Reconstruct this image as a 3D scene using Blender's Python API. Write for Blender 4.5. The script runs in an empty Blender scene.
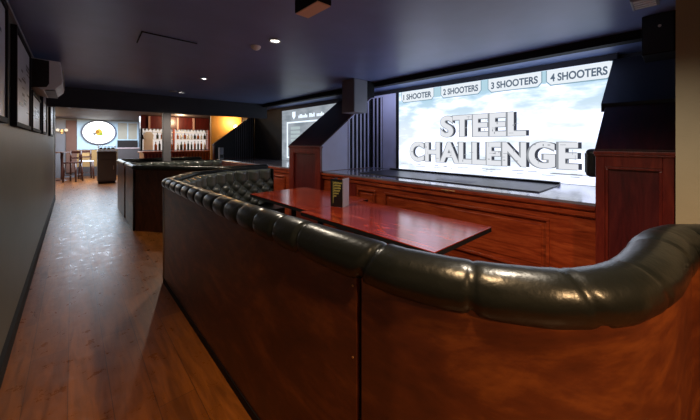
import bpy, bmesh, math, random
from mathutils import Vector, Matrix
random.seed(7)
S = bpy.context.scene
COL = S.collection
PI = math.pi

# ------------------------------------------------------------------ materials
def newmat(name):
    m = bpy.data.materials.new(name); m.use_nodes = True
    nt = m.node_tree
    return m, nt, nt.nodes['Principled BSDF']

def plain(name, col, rough=.5, metal=0, bump=0, bscale=60, coat=0, spec=.5, trans=0):
    m, nt, b = newmat(name)
    b.inputs['Base Color'].default_value = (*col, 1)
    b.inputs['Roughness'].default_value = rough
    b.inputs['Metallic'].default_value = metal
    b.inputs['Coat Weight'].default_value = coat
    b.inputs['Coat Roughness'].default_value = .12
    b.inputs['Specular IOR Level'].default_value = spec
    b.inputs['Transmission Weight'].default_value = trans
    tc = nt.nodes.new('ShaderNodeTexCoord')
    no = nt.nodes.new('ShaderNodeTexNoise'); no.inputs['Scale'].default_value = bscale
    no.inputs['Detail'].default_value = 4
    nt.links.new(tc.outputs['Object'], no.inputs['Vector'])
    # slight tonal variation
    mx = nt.nodes.new('ShaderNodeMix'); mx.data_type = 'RGBA'
    mx.inputs[6].default_value = (*[c * .82 for c in col], 1); mx.inputs[7].default_value = (*[min(1, c * 1.12) for c in col], 1)
    no2 = nt.nodes.new('ShaderNodeTexNoise'); no2.inputs['Scale'].default_value = 3
    nt.links.new(tc.outputs['Object'], no2.inputs['Vector'])
    nt.links.new(no2.outputs['Fac'], mx.inputs[0]); nt.links.new(mx.outputs[2], b.inputs['Base Color'])
    if bump:
        bp = nt.nodes.new('ShaderNodeBump'); bp.inputs['Strength'].default_value = bump
        bp.inputs['Distance'].default_value = .003
        nt.links.new(no.outputs['Fac'], bp.inputs['Height']); nt.links.new(bp.outputs['Normal'], b.inputs['Normal'])
    return m

def wood(name, c1, c2, c3, scale=(6, 6, 1), rough=.3, coat=.3, dist=2.0, spec=.5, fine=1.0):
    """noise grain stretched along the smallest scale axis"""
    m, nt, b = newmat(name)
    tc = nt.nodes.new('ShaderNodeTexCoord'); mp = nt.nodes.new('ShaderNodeMapping')
    mp.inputs['Scale'].default_value = scale
    nt.links.new(tc.outputs['Object'], mp.inputs['Vector'])
    n1 = nt.nodes.new('ShaderNodeTexNoise'); n1.inputs['Scale'].default_value = 1.0
    n1.inputs['Detail'].default_value = 8; n1.inputs['Roughness'].default_value = .6; n1.inputs['Distortion'].default_value = dist
    n2 = nt.nodes.new('ShaderNodeTexNoise'); n2.inputs['Scale'].default_value = 6.0
    n2.inputs['Detail'].default_value = 6; n2.inputs['Roughness'].default_value = .7
    nt.links.new(mp.outputs[0], n1.inputs['Vector']); nt.links.new(mp.outputs[0], n2.inputs['Vector'])
    ad = nt.nodes.new('ShaderNodeMath'); ad.operation = 'MULTIPLY_ADD'
    ad.inputs[1].default_value = .45 * fine
    nt.links.new(n2.outputs['Fac'], ad.inputs[0]); nt.links.new(n1.outputs['Fac'], ad.inputs[2])
    cr = nt.nodes.new('ShaderNodeValToRGB')
    e = cr.color_ramp.elements
    e[0].position = .45; e[0].color = (*c1, 1); e[1].position = .95; e[1].color = (*c3, 1)
    k = e.new(.7); k.color = (*c2, 1)
    nt.links.new(ad.outputs[0], cr.inputs['Fac']); nt.links.new(cr.outputs['Color'], b.inputs['Base Color'])
    b.inputs['Roughness'].default_value = rough; b.inputs['Coat Weight'].default_value = coat
    b.inputs['Coat Roughness'].default_value = .15; b.inputs['Specular IOR Level'].default_value = spec
    bp = nt.nodes.new('ShaderNodeBump'); bp.inputs['Strength'].default_value = .12; bp.inputs['Distance'].default_value = .003
    nt.links.new(ad.outputs[0], bp.inputs['Height']); nt.links.new(bp.outputs['Normal'], b.inputs['Normal'])
    return m

def emit(name, col, strength):
    m = bpy.data.materials.new(name); m.use_nodes = True
    nt = m.node_tree; nt.nodes.clear()
    e = nt.nodes.new('ShaderNodeEmission'); e.inputs[0].default_value = (*col, 1); e.inputs[1].default_value = strength
    o = nt.nodes.new('ShaderNodeOutputMaterial'); nt.links.new(e.outputs[0], o.inputs[0])
    return m

M = {}
M['mahog'] = wood('mahogany', (.09, .010, .004), (.26, .036, .010), (.44, .080, .022), (9, 1.2, 9), .28, .35)
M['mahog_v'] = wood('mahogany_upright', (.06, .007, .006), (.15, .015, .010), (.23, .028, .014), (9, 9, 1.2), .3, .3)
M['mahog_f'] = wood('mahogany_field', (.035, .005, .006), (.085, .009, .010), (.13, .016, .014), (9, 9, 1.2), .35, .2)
M['table'] = wood('table_mahogany', (.06, .005, .003), (.27, .022, .006), (.52, .070, .018), (12, 1.6, 12), .17, .5)
M['booth'] = wood('booth_veneer', (.045, .008, .003), (.10, .020, .005), (.23, .060, .011), (1.3, 1.3, 3.5), .4, .15, 1.8)
M['booth_dark'] = wood('booth_veneer_dark', (.03, .008, .004), (.075, .02, .008), (.12, .032, .012), (5, 5, 1.6), .42, .1, 3.0)
M['leather'] = plain('green_black_leather', (.006, .007, .006), .30, 0, .5, 38, 0, .5)
M['leather_tuft'] = plain('tufted_leather', (.075, .085, .075), .24, 0, .1, 140, .3, .8)
M['black'] = plain('black_paint', (.008, .008, .010), .7, spec=.25)
M['blackplastic'] = plain('black_plastic', (.012, .012, .014), .35)
M['ceil'] = plain('ceiling_paint', (.22, .30, .58), .36, 0, .12, 25, 0, .5)
M['beam'] = plain('beam_paint', (.045, .048, .06), .6)
M['wall'] = plain('left_wall_paint', (.095, .093, .078), .5, 0, .3, 40, 0, .5)
M['wallback'] = plain('dark_wall_paint', (.05, .045, .045), .6)
M['beige'] = plain('beige_wall_paint', (.28, .235, .155), .7, 0, .3, 40)
M['lav'] = plain('lavender_grey_paint', (.60, .60, .74), .55)
M['lightbox'] = plain('grey_cabinet_paint', (.32, .34, .38), .5)
M['slate'] = plain('column_grey_paint', (.16, .155, .17), .5)
M['deck'] = plain('ledge_polish', (.22, .21, .27), .14, 0, 0, 60, .5)
M['mat'] = plain('black_rubber_mat', (.025, .025, .04), .35)
M['brass'] = plain('brass', (.65, .42, .18), .3, 1)
M['steel'] = plain('steel', (.55, .55, .56), .3, 1)
M['white'] = plain('white_plastic', (.86, .86, .86), .4)
M['paper'] = plain('paper', (.62, .55, .60), .6)
M['menu'] = plain('menu_cover', (.012, .010, .010), .3)
M['gold'] = plain('gold_print', (.55, .48, .12), .5)
M['chair'] = wood('dark_chair_wood', (.02, .007, .005), (.05, .014, .009), (.09, .025, .014), (8, 8, 2), .35, .3)
M['cabinet'] = plain('cabinet_brown_grey', (.06, .05, .05), .5)
M['bluegrey'] = plain('pale_blue_wall', (.42, .54, .62), .6)
M['brownpanel'] = plain('brown_curtain', (.14, .065, .045), .8)
M['khaki'] = plain('khaki_panel', (.33, .29, .22), .6)
M['orange'] = plain('orange_wall_paint', (.75, .36, .08), .6)
M['yellowpanel'] = plain('ochre_panel', (.35, .20, .07), .6)
M['glass'] = plain('bar_glass', (.8, .85, .85), .08, 0, 0, 60, 0, .8)
M['bottle_dark'] = plain('dark_bottle', (.02, .035, .02), .1, 0, 0, 60, .5)
M['bottle_amber'] = plain('amber_bottle', (.35, .10, .02), .12, 0, 0, 60, .5)
M['bottle_clear'] = plain('pale_bottle', (.7, .72, .7), .12, 0, 0, 60, .5)
M['barred'] = wood('bar_red_wood', (.16, .025, .01), (.34, .06, .02), (.5, .12, .04), (3, 8, 8), .3, .3)
M['bench_seat'] = M['leather']
M['pic'] = plain('print_grey', (.62, .63, .68), .45)
M['piclines'] = plain('print_dark_ink', (.06, .06, .07), .4)
M['e_down'] = emit('downlight_glow', (1, .9, .78), 14)
M['e_lamp'] = emit('wall_lamp_glow', (1, .72, .36), 22)
M['e_round'] = emit('round_sign_glow', (.98, 1, 1), 3.2)
M['e_backlit'] = emit('backlit_shelf', (1, .90, .84), .75)
M['e_yel'] = emit('sign_yellow', (1, .78, .12), 1.0)
M['e_amb'] = emit('sign_amber', (.75, .35, .08), .9)
M['e_grn'] = emit('sign_green', (.55, .75, .1), .9)
M['e_gry'] = emit('sign_grey', (.5, .5, .52), .8)

# floor: boards along Y
def floor_mat():
    m, nt, b = newmat('floor_boards')
    tc = nt.nodes.new('ShaderNodeTexCoord'); mp = nt.nodes.new('ShaderNodeMapping')
    mp.inputs['Rotation'].default_value = (0, 0, PI / 2)
    nt.links.new(tc.outputs['Object'], mp.inputs['Vector'])
    br = nt.nodes.new('ShaderNodeTexBrick'); br.inputs['Scale'].default_value = 1
    br.inputs['Brick Width'].default_value = 1.6; br.inputs['Row Height'].default_value = .19
    br.inputs['Mortar Size'].default_value = .0012; br.offset = .37
    br.inputs['Color1'].default_value = (.16, .048, .009, 1); br.inputs['Color2'].default_value = (.29, .098, .018, 1)
    br.inputs['Mortar'].default_value = (.03, .012, .006, 1)
    nt.links.new(mp.outputs[0], br.inputs['Vector'])
    m2 = nt.nodes.new('ShaderNodeMapping'); m2.inputs['Scale'].default_value = (14, 1.5, 1)
    nt.links.new(tc.outputs['Object'], m2.inputs['Vector'])
    n = nt.nodes.new('ShaderNodeTexNoise'); n.inputs['Scale'].default_value = 1.5; n.inputs['Detail'].default_value = 8
    n.inputs['Distortion'].default_value = 1.2
    nt.links.new(m2.outputs[0], n.inputs['Vector'])
    n3 = nt.nodes.new('ShaderNodeTexNoise'); n3.inputs['Scale'].default_value = 9; n3.inputs['Detail'].default_value = 8
    n3.inputs['Roughness'].default_value = .75
    nt.links.new(tc.outputs['Object'], n3.inputs['Vector'])
    mx = nt.nodes.new('ShaderNodeMix'); mx.data_type = 'RGBA'; mx.blend_type = 'MULTIPLY'; mx.inputs[0].default_value = .75
    cr = nt.nodes.new('ShaderNodeValToRGB'); cr.color_ramp.elements[0].color = (.45, .42, .4, 1); cr.color_ramp.elements[1].color = (1.2, 1.15, 1.1, 1)
    cr.color_ramp.elements[0].position = .3; cr.color_ramp.elements[1].position = .7
    nt.links.new(n.outputs['Fac'], cr.inputs[0])
    nt.links.new(br.outputs['Color'], mx.inputs[6]); nt.links.new(cr.outputs[0], mx.inputs[7])
    nt.links.new(mx.outputs[2], b.inputs['Base Color'])
    rr = nt.nodes.new('ShaderNodeMapRange'); rr.inputs[3].default_value = .22; rr.inputs[4].default_value = .46
    rr.inputs[1].default_value = .3; rr.inputs[2].default_value = .7
    nt.links.new(n3.outputs['Fac'], rr.inputs[0]); nt.links.new(rr.outputs[0], b.inputs['Roughness'])
    bp = nt.nodes.new('ShaderNodeBump'); bp.inputs['Strength'].default_value = .22; bp.inputs['Distance'].default_value = .006
    nt.links.new(n3.outputs['Fac'], bp.inputs['Height']); nt.links.new(bp.outputs['Normal'], b.inputs['Normal'])
    b.inputs['Specular IOR Level'].default_value = .6
    return m
M['floor'] = floor_mat()

def screen_mat(name, lo, hi, sky, strength, z0, z1):
    """a lit screen showing a cloudy sky: object-space noise, blue towards its top"""
    m = bpy.data.materials.new(name); m.use_nodes = True
    nt = m.node_tree; nt.nodes.clear()
    tc = nt.nodes.new('ShaderNodeTexCoord'); mp = nt.nodes.new('ShaderNodeMapping'); mp.inputs['Scale'].default_value = (1, 1.1, 3.2)
    nt.links.new(tc.outputs['Object'], mp.inputs['Vector'])
    n = nt.nodes.new('ShaderNodeTexNoise'); n.inputs['Scale'].default_value = 1.6; n.inputs['Detail'].default_value = 7
    nt.links.new(mp.outputs[0], n.inputs['Vector'])
    cr = nt.nodes.new('ShaderNodeValToRGB'); cr.color_ramp.elements[0].position = .38; cr.color_ramp.elements[1].position = .58
    cr.color_ramp.elements[0].color = (*lo, 1); cr.color_ramp.elements[1].color = (*hi, 1)
    nt.links.new(n.outputs['Fac'], cr.inputs[0])
    sp = nt.nodes.new('ShaderNodeSeparateXYZ'); nt.links.new(tc.outputs['Object'], sp.inputs[0])
    mr = nt.nodes.new('ShaderNodeMapRange'); mr.inputs[1].default_value = z0; mr.inputs[2].default_value = z1
    nt.links.new(sp.outputs['Z'], mr.inputs[0])
    cr2 = nt.nodes.new('ShaderNodeValToRGB'); cr2.color_ramp.elements[0].position = .42; cr2.color_ramp.elements[1].position = .60
    cr2.color_ramp.elements[0].color = (1, 1, 1, 1); cr2.color_ramp.elements[1].color = (0, 0, 0, 1)
    nt.links.new(n.outputs['Fac'], cr2.inputs[0])
    mu = nt.nodes.new('ShaderNodeMath'); mu.operation = 'MULTIPLY'
    nt.links.new(mr.outputs[0], mu.inputs[0]); nt.links.new(cr2.outputs[0], mu.inputs[1])
    mx = nt.nodes.new('ShaderNodeMix'); mx.data_type = 'RGBA'; nt.links.new(mu.outputs[0], mx.inputs[0])
    nt.links.new(cr.outputs[0], mx.inputs[6]); mx.inputs[7].default_value = (*sky, 1)
    e = nt.nodes.new('ShaderNodeEmission'); e.inputs[1].default_value = strength
    nt.links.new(mx.outputs[2], e.inputs[0])
    o = nt.nodes.new('ShaderNodeOutputMaterial'); nt.links.new(e.outputs[0], o.inputs[0])
    return m

# ------------------------------------------------------------------ mesh helpers
class MB:
    def __init__(s): s.v = []; s.f = []; s.sm = []
    def poly(s, vs, fs, smooth=False):
        n = len(s.v); s.v += [tuple(v) for v in vs]
        s.f += [tuple(n + i for i in f) for f in fs]; s.sm += [smooth] * len(fs); return s
    def box(s, x0, x1, y0, y1, z0, z1, M4=None):
        vs = [Vector((x, y, z)) for z in (z0, z1) for y in (y0, y1) for x in (x0, x1)]
        if M4 is not None: vs = [M4 @ v for v in vs]
        return s.poly(vs, [(0, 2, 3, 1), (4, 5, 7, 6), (0, 1, 5, 4), (2, 6, 7, 3), (0, 4, 6, 2), (1, 3, 7, 5)])
    def prism(s, pts, axis, a, b):
        """pts: 2D polygon; axis: 'x','y','z' extrusion from a to b"""
        def mk(p, t):
            return {'x': (t, p[0], p[1]), 'y': (p[0], t, p[1]), 'z': (p[0], p[1], t)}[axis]
        n = len(pts); vs = [mk(p, a) for p in pts] + [mk(p, b) for p in pts]
        fs = [tuple(range(n)), tuple(range(2 * n - 1, n - 1, -1))]
        fs += [(i, i + n, (i + 1) % n + n, (i + 1) % n) for i in range(n)]
        return s.poly(vs, fs)
    def tube(s, p, q, r0, r1=None, n=16, caps=True, smooth=True):
        r1 = r0 if r1 is None else r1
        p, q = Vector(p), Vector(q); d = (q - p).normalized()
        a = Vector((0, 0, 1)) if abs(d.z) < .9 else Vector((1, 0, 0))
        u = d.cross(a).normalized(); w = d.cross(u)
        vs = []
        for c, r in ((p, r0), (q, r1)):
            for i in range(n):
                t = 2 * PI * i / n; vs.append(c + u * r * math.cos(t) + w * r * math.sin(t))
        s.poly(vs, [(i, (i + 1) % n, (i + 1) % n + n, i + n) for i in range(n)], smooth)
        if caps:
            b0 = len(s.v) - 2 * n
            s.f += [tuple(b0 + i for i in range(n - 1, -1, -1)), tuple(b0 + n + i for i in range(n))]; s.sm += [False, False]
        return s
    def lathe(s, c, prof, n=20):
        c = Vector(c); k = len(prof)
        vs = [c + Vector((r * math.cos(2 * PI * i / n), r * math.sin(2 * PI * i / n), z)) for r, z in prof for i in range(n)]
        fs = [(j * n + i, j * n + (i + 1) % n, (j + 1) * n + (i + 1) % n, (j + 1) * n + i) for j in range(k - 1) for i in range(n)]
        return s.poly(vs, fs, True)
    def grid(s, rows, smooth=True, close=False):
        n = len(rows[0]); m = len(rows)
        vs = [p for r in rows for p in r]
        fs = []
        for j in range(m - 1):
            for i in range(n if close else n - 1):
                fs.append((j * n + i, j * n + (i + 1) % n, (j + 1) * n + (i + 1) % n, (j + 1) * n + i))
        return s.poly(vs, fs, smooth)
    def build(s, name, mat, parent=None, bevel=0, seg=2):
        o0 = Vector((0, 0, 0))
        p = parent
        while p is not None: o0 += p.location; p = p.parent
        if parent is None and s.v:
            xs, ys, zs = zip(*s.v); o0 = Vector(((min(xs) + max(xs)) / 2, (min(ys) + max(ys)) / 2, min(zs)))
        me = bpy.data.meshes.new(name)
        me.from_pydata([tuple(Vector(v) - o0) for v in s.v], [], s.f); me.update()
        bm = bmesh.new(); bm.from_mesh(me); bmesh.ops.recalc_face_normals(bm, faces=bm.faces); bm.to_mesh(me); bm.free()
        for pl, k in zip(me.polygons, s.sm): pl.use_smooth = k
        me.materials.append(mat)
        o = bpy.data.objects.new(name, me); COL.objects.link(o)
        if parent is None: o.location = o0
        else: o.parent = parent
        if bevel:
            b = o.modifiers.new('bevel', 'BEVEL'); b.width = bevel; b.segments = seg; b.limit_method = 'ANGLE'
        return o

def tag(o, label, cat, group=None):
    o['label'] = label; o['category'] = cat
    if group: o['group'] = group
    return o
def struct(o): o['kind'] = 'structure'; return o
def thing(name, loc, label, cat, group=None):
    o = bpy.data.objects.new(name, None); COL.objects.link(o); o.location = loc; o.empty_display_size = .1
    return tag(o, label, cat, group)
def copy_tree(o, parent=None):
    c = o.copy(); COL.objects.link(c)
    if parent is not None: c.parent = parent
    for ch in list(o.children): copy_tree(ch, c)
    return c
def text_mesh(body, mat, parent, name, x, yl, yr, zb, zt, bold=.0, ext=0):
    """text facing -X, reading from high Y to low Y, fitted to the box"""
    cu = bpy.data.curves.new(name, 'FONT'); cu.body = body; cu.offset = bold; cu.extrude = 0
    t = bpy.data.objects.new('tmp', cu); COL.objects.link(t)
    dg = bpy.context.evaluated_depsgraph_get()
    me = bpy.data.meshes.new_from_object(t.evaluated_get(dg)); bpy.data.objects.remove(t)
    xs = [v.co.x for v in me.vertices]; ys = [v.co.y for v in me.vertices]
    x0, x1, y0, y1 = min(xs), max(xs), min(ys), max(ys)
    o0 = Vector((0, 0, 0)); p = parent
    while p is not None: o0 += p.location; p = p.parent
    for v in me.vertices:
        yy = yl + (v.co.x - x0) / (x1 - x0) * (yr - yl); zz = zb + (v.co.y - y0) / (y1 - y0) * (zt - zb)
        v.co = Vector((x, yy, zz)) - o0
    me.materials.clear(); me.materials.append(mat)
    o = bpy.data.objects.new(name, me); COL.objects.link(o); o.parent = parent
    return o

# ------------------------------------------------------------------ setting
CZ = 2.5
XL, XR = -.34, 4.62
struct(MB().box(-3.2, 6.2, -2.6, 18.2, -.1, 0).build('floor', M['floor']))
struct(MB().box(-3.2, 6.2, -2.6, 18.2, CZ, CZ + .1).build('ceiling', M['ceil']))
struct(MB().box(XL - .12, XL, -2.6, 11.0, 0, CZ).build('wall_left', M['wall']))
struct(MB().box(XR, XR + .1, 0, 11.0, 0, CZ).build('wall_right', M['black']))
struct(MB().box(XL - .12, 6.2, -2.7, -2.6, 0, CZ).build('wall_back', M['wallback']))
struct(MB().box(2.6, XR + .1, -2.6, .02, 0, CZ).build('wall_near', M['beige']))
struct(MB().box(-3.2, 6.2, 18.1, 18.2, 0, CZ).build('wall_far', M['wallback']))
struct(MB().box(-3.3, -3.2, 11.0, 18.2, 0, CZ).build('wall_far_left', M['wallback']))
struct(MB().box(-3.2, XL - .12, 10.9, 11.0, 0, CZ).build('wall_far_return', M['wallback']))
struct(MB().box(6.1, 6.2, 11.0, 18.2, 0, CZ).build('wall_far_right', M['wallback']))
struct(MB().box(3.55, 6.2, 11.0, 11.12, 0, CZ).build('wall_stair', M['orange']))
struct(MB().box(XL, XL + .018, -2.6, 11.0, 0, .11).prism([(XL, .11), (XL + .018, .11), (XL, .135)], 'y', -2.6, 11.0).build('baseboard_left', M['black']))
struct(MB().box(XL, 3.85, 7.5, 7.62, 2.14, CZ).box(XL, 3.85, 7.485, 7.635, 2.13, 2.155).build('trim_1', M['beam']))
struct(MB().box(3.72, 3.84, .02, 10.9, 2.42, CZ).build('trim_2', M['black']))
struct(MB().box(XL, XL + .022, -2.6, 11.0, 2.425, 2.45).build('trim_3', M['lightbox']))
struct(MB().box(XL - .12, XL + .015, 11.0, 11.05, 0, CZ).build('trim_4', M['white']))
# black reveal boards around the screens of the two bays
struct(MB().box(4.5, XR, .48, 4.26, 2.425, CZ).box(4.5, XR, .48, .54, .98, 2.425).build('trim_5', M['black']))
struct(MB().box(4.5, XR, 3.62, 4.26, .98, 2.425).build('trim_6', M['lav']))
struct(MB().box(4.5, XR, 5.3, 9.66, 2.40, CZ).box(4.5, XR, 7.85, 9.66, .98, 2.40).build('trim_7', M['beam']))
struct(MB().box(4.49, XR, 3.55, 3.62, .98, 2.425).build('trim_8', M['black']))
# column under the cross beam
struct(MB().box(1.44, 1.585, 7.5, 7.64, 0, 2.13).build('trim_9', M['slate'], bevel=.006))

# ------------------------------------------------------------------ screens
SM1 = screen_mat('screen_sky', (.44, .49, .55), (.72, .78, 1.02), (.25, .37, .45), 1.9, 1.85, 2.5)
# the mesh origin is at the thing's base, so object z = world z - 0.98
for n in SM1.node_tree.nodes:
    if n.type == 'MAP_RANGE': n.inputs[1].default_value = .70; n.inputs[2].default_value = 1.25
scr = thing('projection_screen', (4.5, 2.05, .98), 'large bright screen showing the words STEEL CHALLENGE on a cloudy sky', 'screen')
MB().box(4.49, 4.615, .545, 3.55, .985, 2.42).build('screen_panel', SM1, scr)
E_ink = emit('screen_ink', (.10, .14, .20), 1.0); pass
E_face = emit('screen_letter_face', (.80, .82, .87), 1.0); E_dark = emit('screen_letter_side', (.05, .055, .075), 1.0)
E_mid = emit('screen_letter_mid', (.30, .32, .35), 1.0)
E_tab = emit('screen_tab', (.80, .86, .92), 1.05); E_tabb = emit('screen_tab_edge', (.22, .36, .46), 1.0)
E_blue = emit('screen_blue', (.42, .62, .72), 1.1)
for (txt, yl, yr) in (('1 SHOOTER', 3.44, 2.85), ('2 SHOOTERS', 2.63, 2.05), ('3 SHOOTERS', 1.86, 1.26), ('4 SHOOTERS', 1.12, .56)):
    m = MB()
    a, b = yl + .05, yr - .05
    out = [(a, 2.415), (a, 2.27), (a - .05, 2.215), (b + .05, 2.215), (b, 2.27), (b, 2.415)]
    m.prism(out, 'x', 4.489, 4.486)
    ins = [(a - .012, 2.415), (a - .012, 2.275), (a - .055, 2.228), (b + .055, 2.228), (b + .012, 2.275), (b + .012, 2.415)]
    tb_ = MB().prism(ins, 'x', 4.4855, 4.483).build('tab', E_tab, scr)
    m.build('tab_border', E_tabb, tb_)
    text_mesh(txt, E_ink, tb_, 'tab_lettering', 4.4815, yl, yr, 2.265, 2.365, .03)
for (a, b) in ((2.80, 2.68), (2.0, 1.91), (1.21, 1.17)):
    MB().box(4.485, 4.489, b, a, 2.25, 2.415).build('sky_patch', E_blue, scr)
# headline in letters with a dark side and a pale face
def headline(txt, yl, yr, zb, zt):
    text_mesh(txt, E_dark, scr, 'headline_shadow', 4.4875, yl - .035, yr - .035, zb, zt, .045)
    text_mesh(txt, E_mid, scr, 'headline_outline', 4.4855, yl + .008, yr + .008, zb - .008, zt + .008, .055)
    text_mesh(txt, E_face, scr, 'headline_face', 4.4835, yl, yr, zb, zt, .03)
headline('STEEL', 2.68, 1.40, 1.58, 1.92)
headline('CHALLENGE', 3.30, .83, 1.16, 1.50)
# ruin-like scribble on the letters and the horizon line at the picture's foot
m = MB(); mm = MB()
for i in range(70):
    y = random.uniform(.85, 3.25); z = random.choice([random.uniform(1.18, 1.48), random.uniform(1.18, 1.48), random.uniform(1.6, 1.9)])
    if z > 1.55: y = random.uniform(1.45, 2.6)
    w, h = random.choice([(.06, .006), (.004, .06), (.03, .012), (.012, .03)])
    mm.box(4.4820, 4.483, y, y + w, z, z + h)
mm.build('headline_texture', E_mid, scr)['kind'] = 'stuff'
for i in range(46):
    y = random.uniform(.6, 3.5); w = random.uniform(.03, .16)
    z = 1.10 + random.choice([0, .006, -.006, -.03]); m.box(4.486, 4.489, y, min(3.54, y + w), z, z + random.uniform(.004, .010))
m.build('horizon_line', E_mid, scr)['kind'] = 'stuff'

SM2 = screen_mat('menu_screen', (.24, .28, .32), (.36, .40, .45), (.2, .2, .24), 1.0, 3, 4)
s2 = thing('projection_screen', (4.5, 6.6, .98), 'grey game menu screen behind the slope of the mahogany pedestal', 'screen')
MB().box(4.49, 4.615, 5.35, 7.82, .985, 2.395).build('screen_panel', SM2, s2)
E_w = emit('menu_white', (.72, .82, .92), 1.4); E_p = emit('menu_pale', (.5, .6, .62), .9)
MB().box(4.484, 4.489, 5.6, 7.55, 2.02, 2.06).box(4.484, 4.489, 7.49, 7.55, 1.05, 2.02).box(4.484, 4.489, 5.6, 5.66, 1.05, 2.02).box(4.484, 4.489, 5.6, 7.55, 1.05, 1.09).build('menu_frame', E_w, s2)
m = MB()
for i in range(8): m.box(4.485, 4.489, 6.88, 7.34, 1.84 - i * .11, 1.92 - i * .11)
m.build('menu_list', E_p, s2)['kind'] = 'stuff'
m = MB(); y = 6.95
random.seed(3)
for n_ in (7, 4, 5):
    for i in range(n_):
        w = .045; hh = random.choice([.07, .07, .1]); m.box(4.484, 4.489, y - w, y, 2.14, 2.14 + hh); y -= .062
    y -= .07
m.build('menu_heading', E_w, s2)['kind'] = 'stuff'
MB().prism([(7.26, 2.33), (7.10, 2.33), (7.10, 2.2), (7.18, 2.12), (7.26, 2.2)], 'x', 4.484, 4.489).build('menu_badge', E_w, s2)

# ------------------------------------------------------------------ bays: mahogany ledges, partitions
XF = 3.25
def ledge(y0, y1, label, frames, catch=None, stiles=()):
    t = thing('ledge_unit', (XF, (y0 + y1) / 2, 0), label, 'ledge')
    MB().box(XF + .02, 4.485, y0, y1, 0, .90).build('front_panel', M['mahog'], t)
    MB().box(XF + .0, 4.485, y0, y1, .955, .98).build('ledge_top', M['deck'], t, bevel=.004)
    nose = [(XF + .03, .955), (XF - .02, .957), (XF - .03, .945), (XF - .03, .925), (XF - .018, .913), (XF + .0, .905), (XF - .012, .893), (XF - .012, .862), (XF + .005, .848), (XF + .022, .845), (XF + .03, .9)]
    MB().prism(nose, 'y', y0, y1).build('nosing', M['mahog'], t)
    for (a, b) in stiles:
        MB().box(XF + .008, XF + .021, a, b, 0, .85).build('stile', M['mahog_v'], t, bevel=.003)
    for (a, b, c, d) in frames:
        w = .028
        m = MB()
        for (p0, p1, q0, q1) in ((a, b, d - w, d), (a, b, c, c + w), (a, a + w, c + w, d - w), (b - w, b, c + w, d - w)):
            m.box(XF - .008, XF + .021, p0, p1, q0, q1)
        m.build('panel_moulding', M['mahog'], t, bevel=.006, seg=3)
        MB().box(XF + .012, XF + .021, a + .07, b - .07, c + .07, d - .07).build('raised_panel', M['mahog'], t, bevel=.005)
    MB().box(XF + .006, XF + .021, y0, y1, .0, .14).build('plinth', M['mahog'], t, bevel=.004)
    if catch is not None:
        MB().box(XF - .036, XF - .029, catch - .09, catch + .09, .928, .942).box(XF - .045, XF - .036, catch - .03, catch + .03, .924, .946).build('catch', M['brass'], t, bevel=.002)
    return t
ledge(.485, 4.255, 'long mahogany ledge with raised panels under the bright STEEL CHALLENGE screen', [(.82, 2.83, .27, .79), (3.0, 3.38, .27, .79)], 1.83, [(3.42, 3.62)])
ledge(5.305, 9.6, 'mahogany panelled ledge under the grey menu screen, beyond the booth', [(5.55, 6.5, .27, .79), (6.75, 7.7, .27, .79), (8.0, 9.3, .27, .79)])

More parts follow.
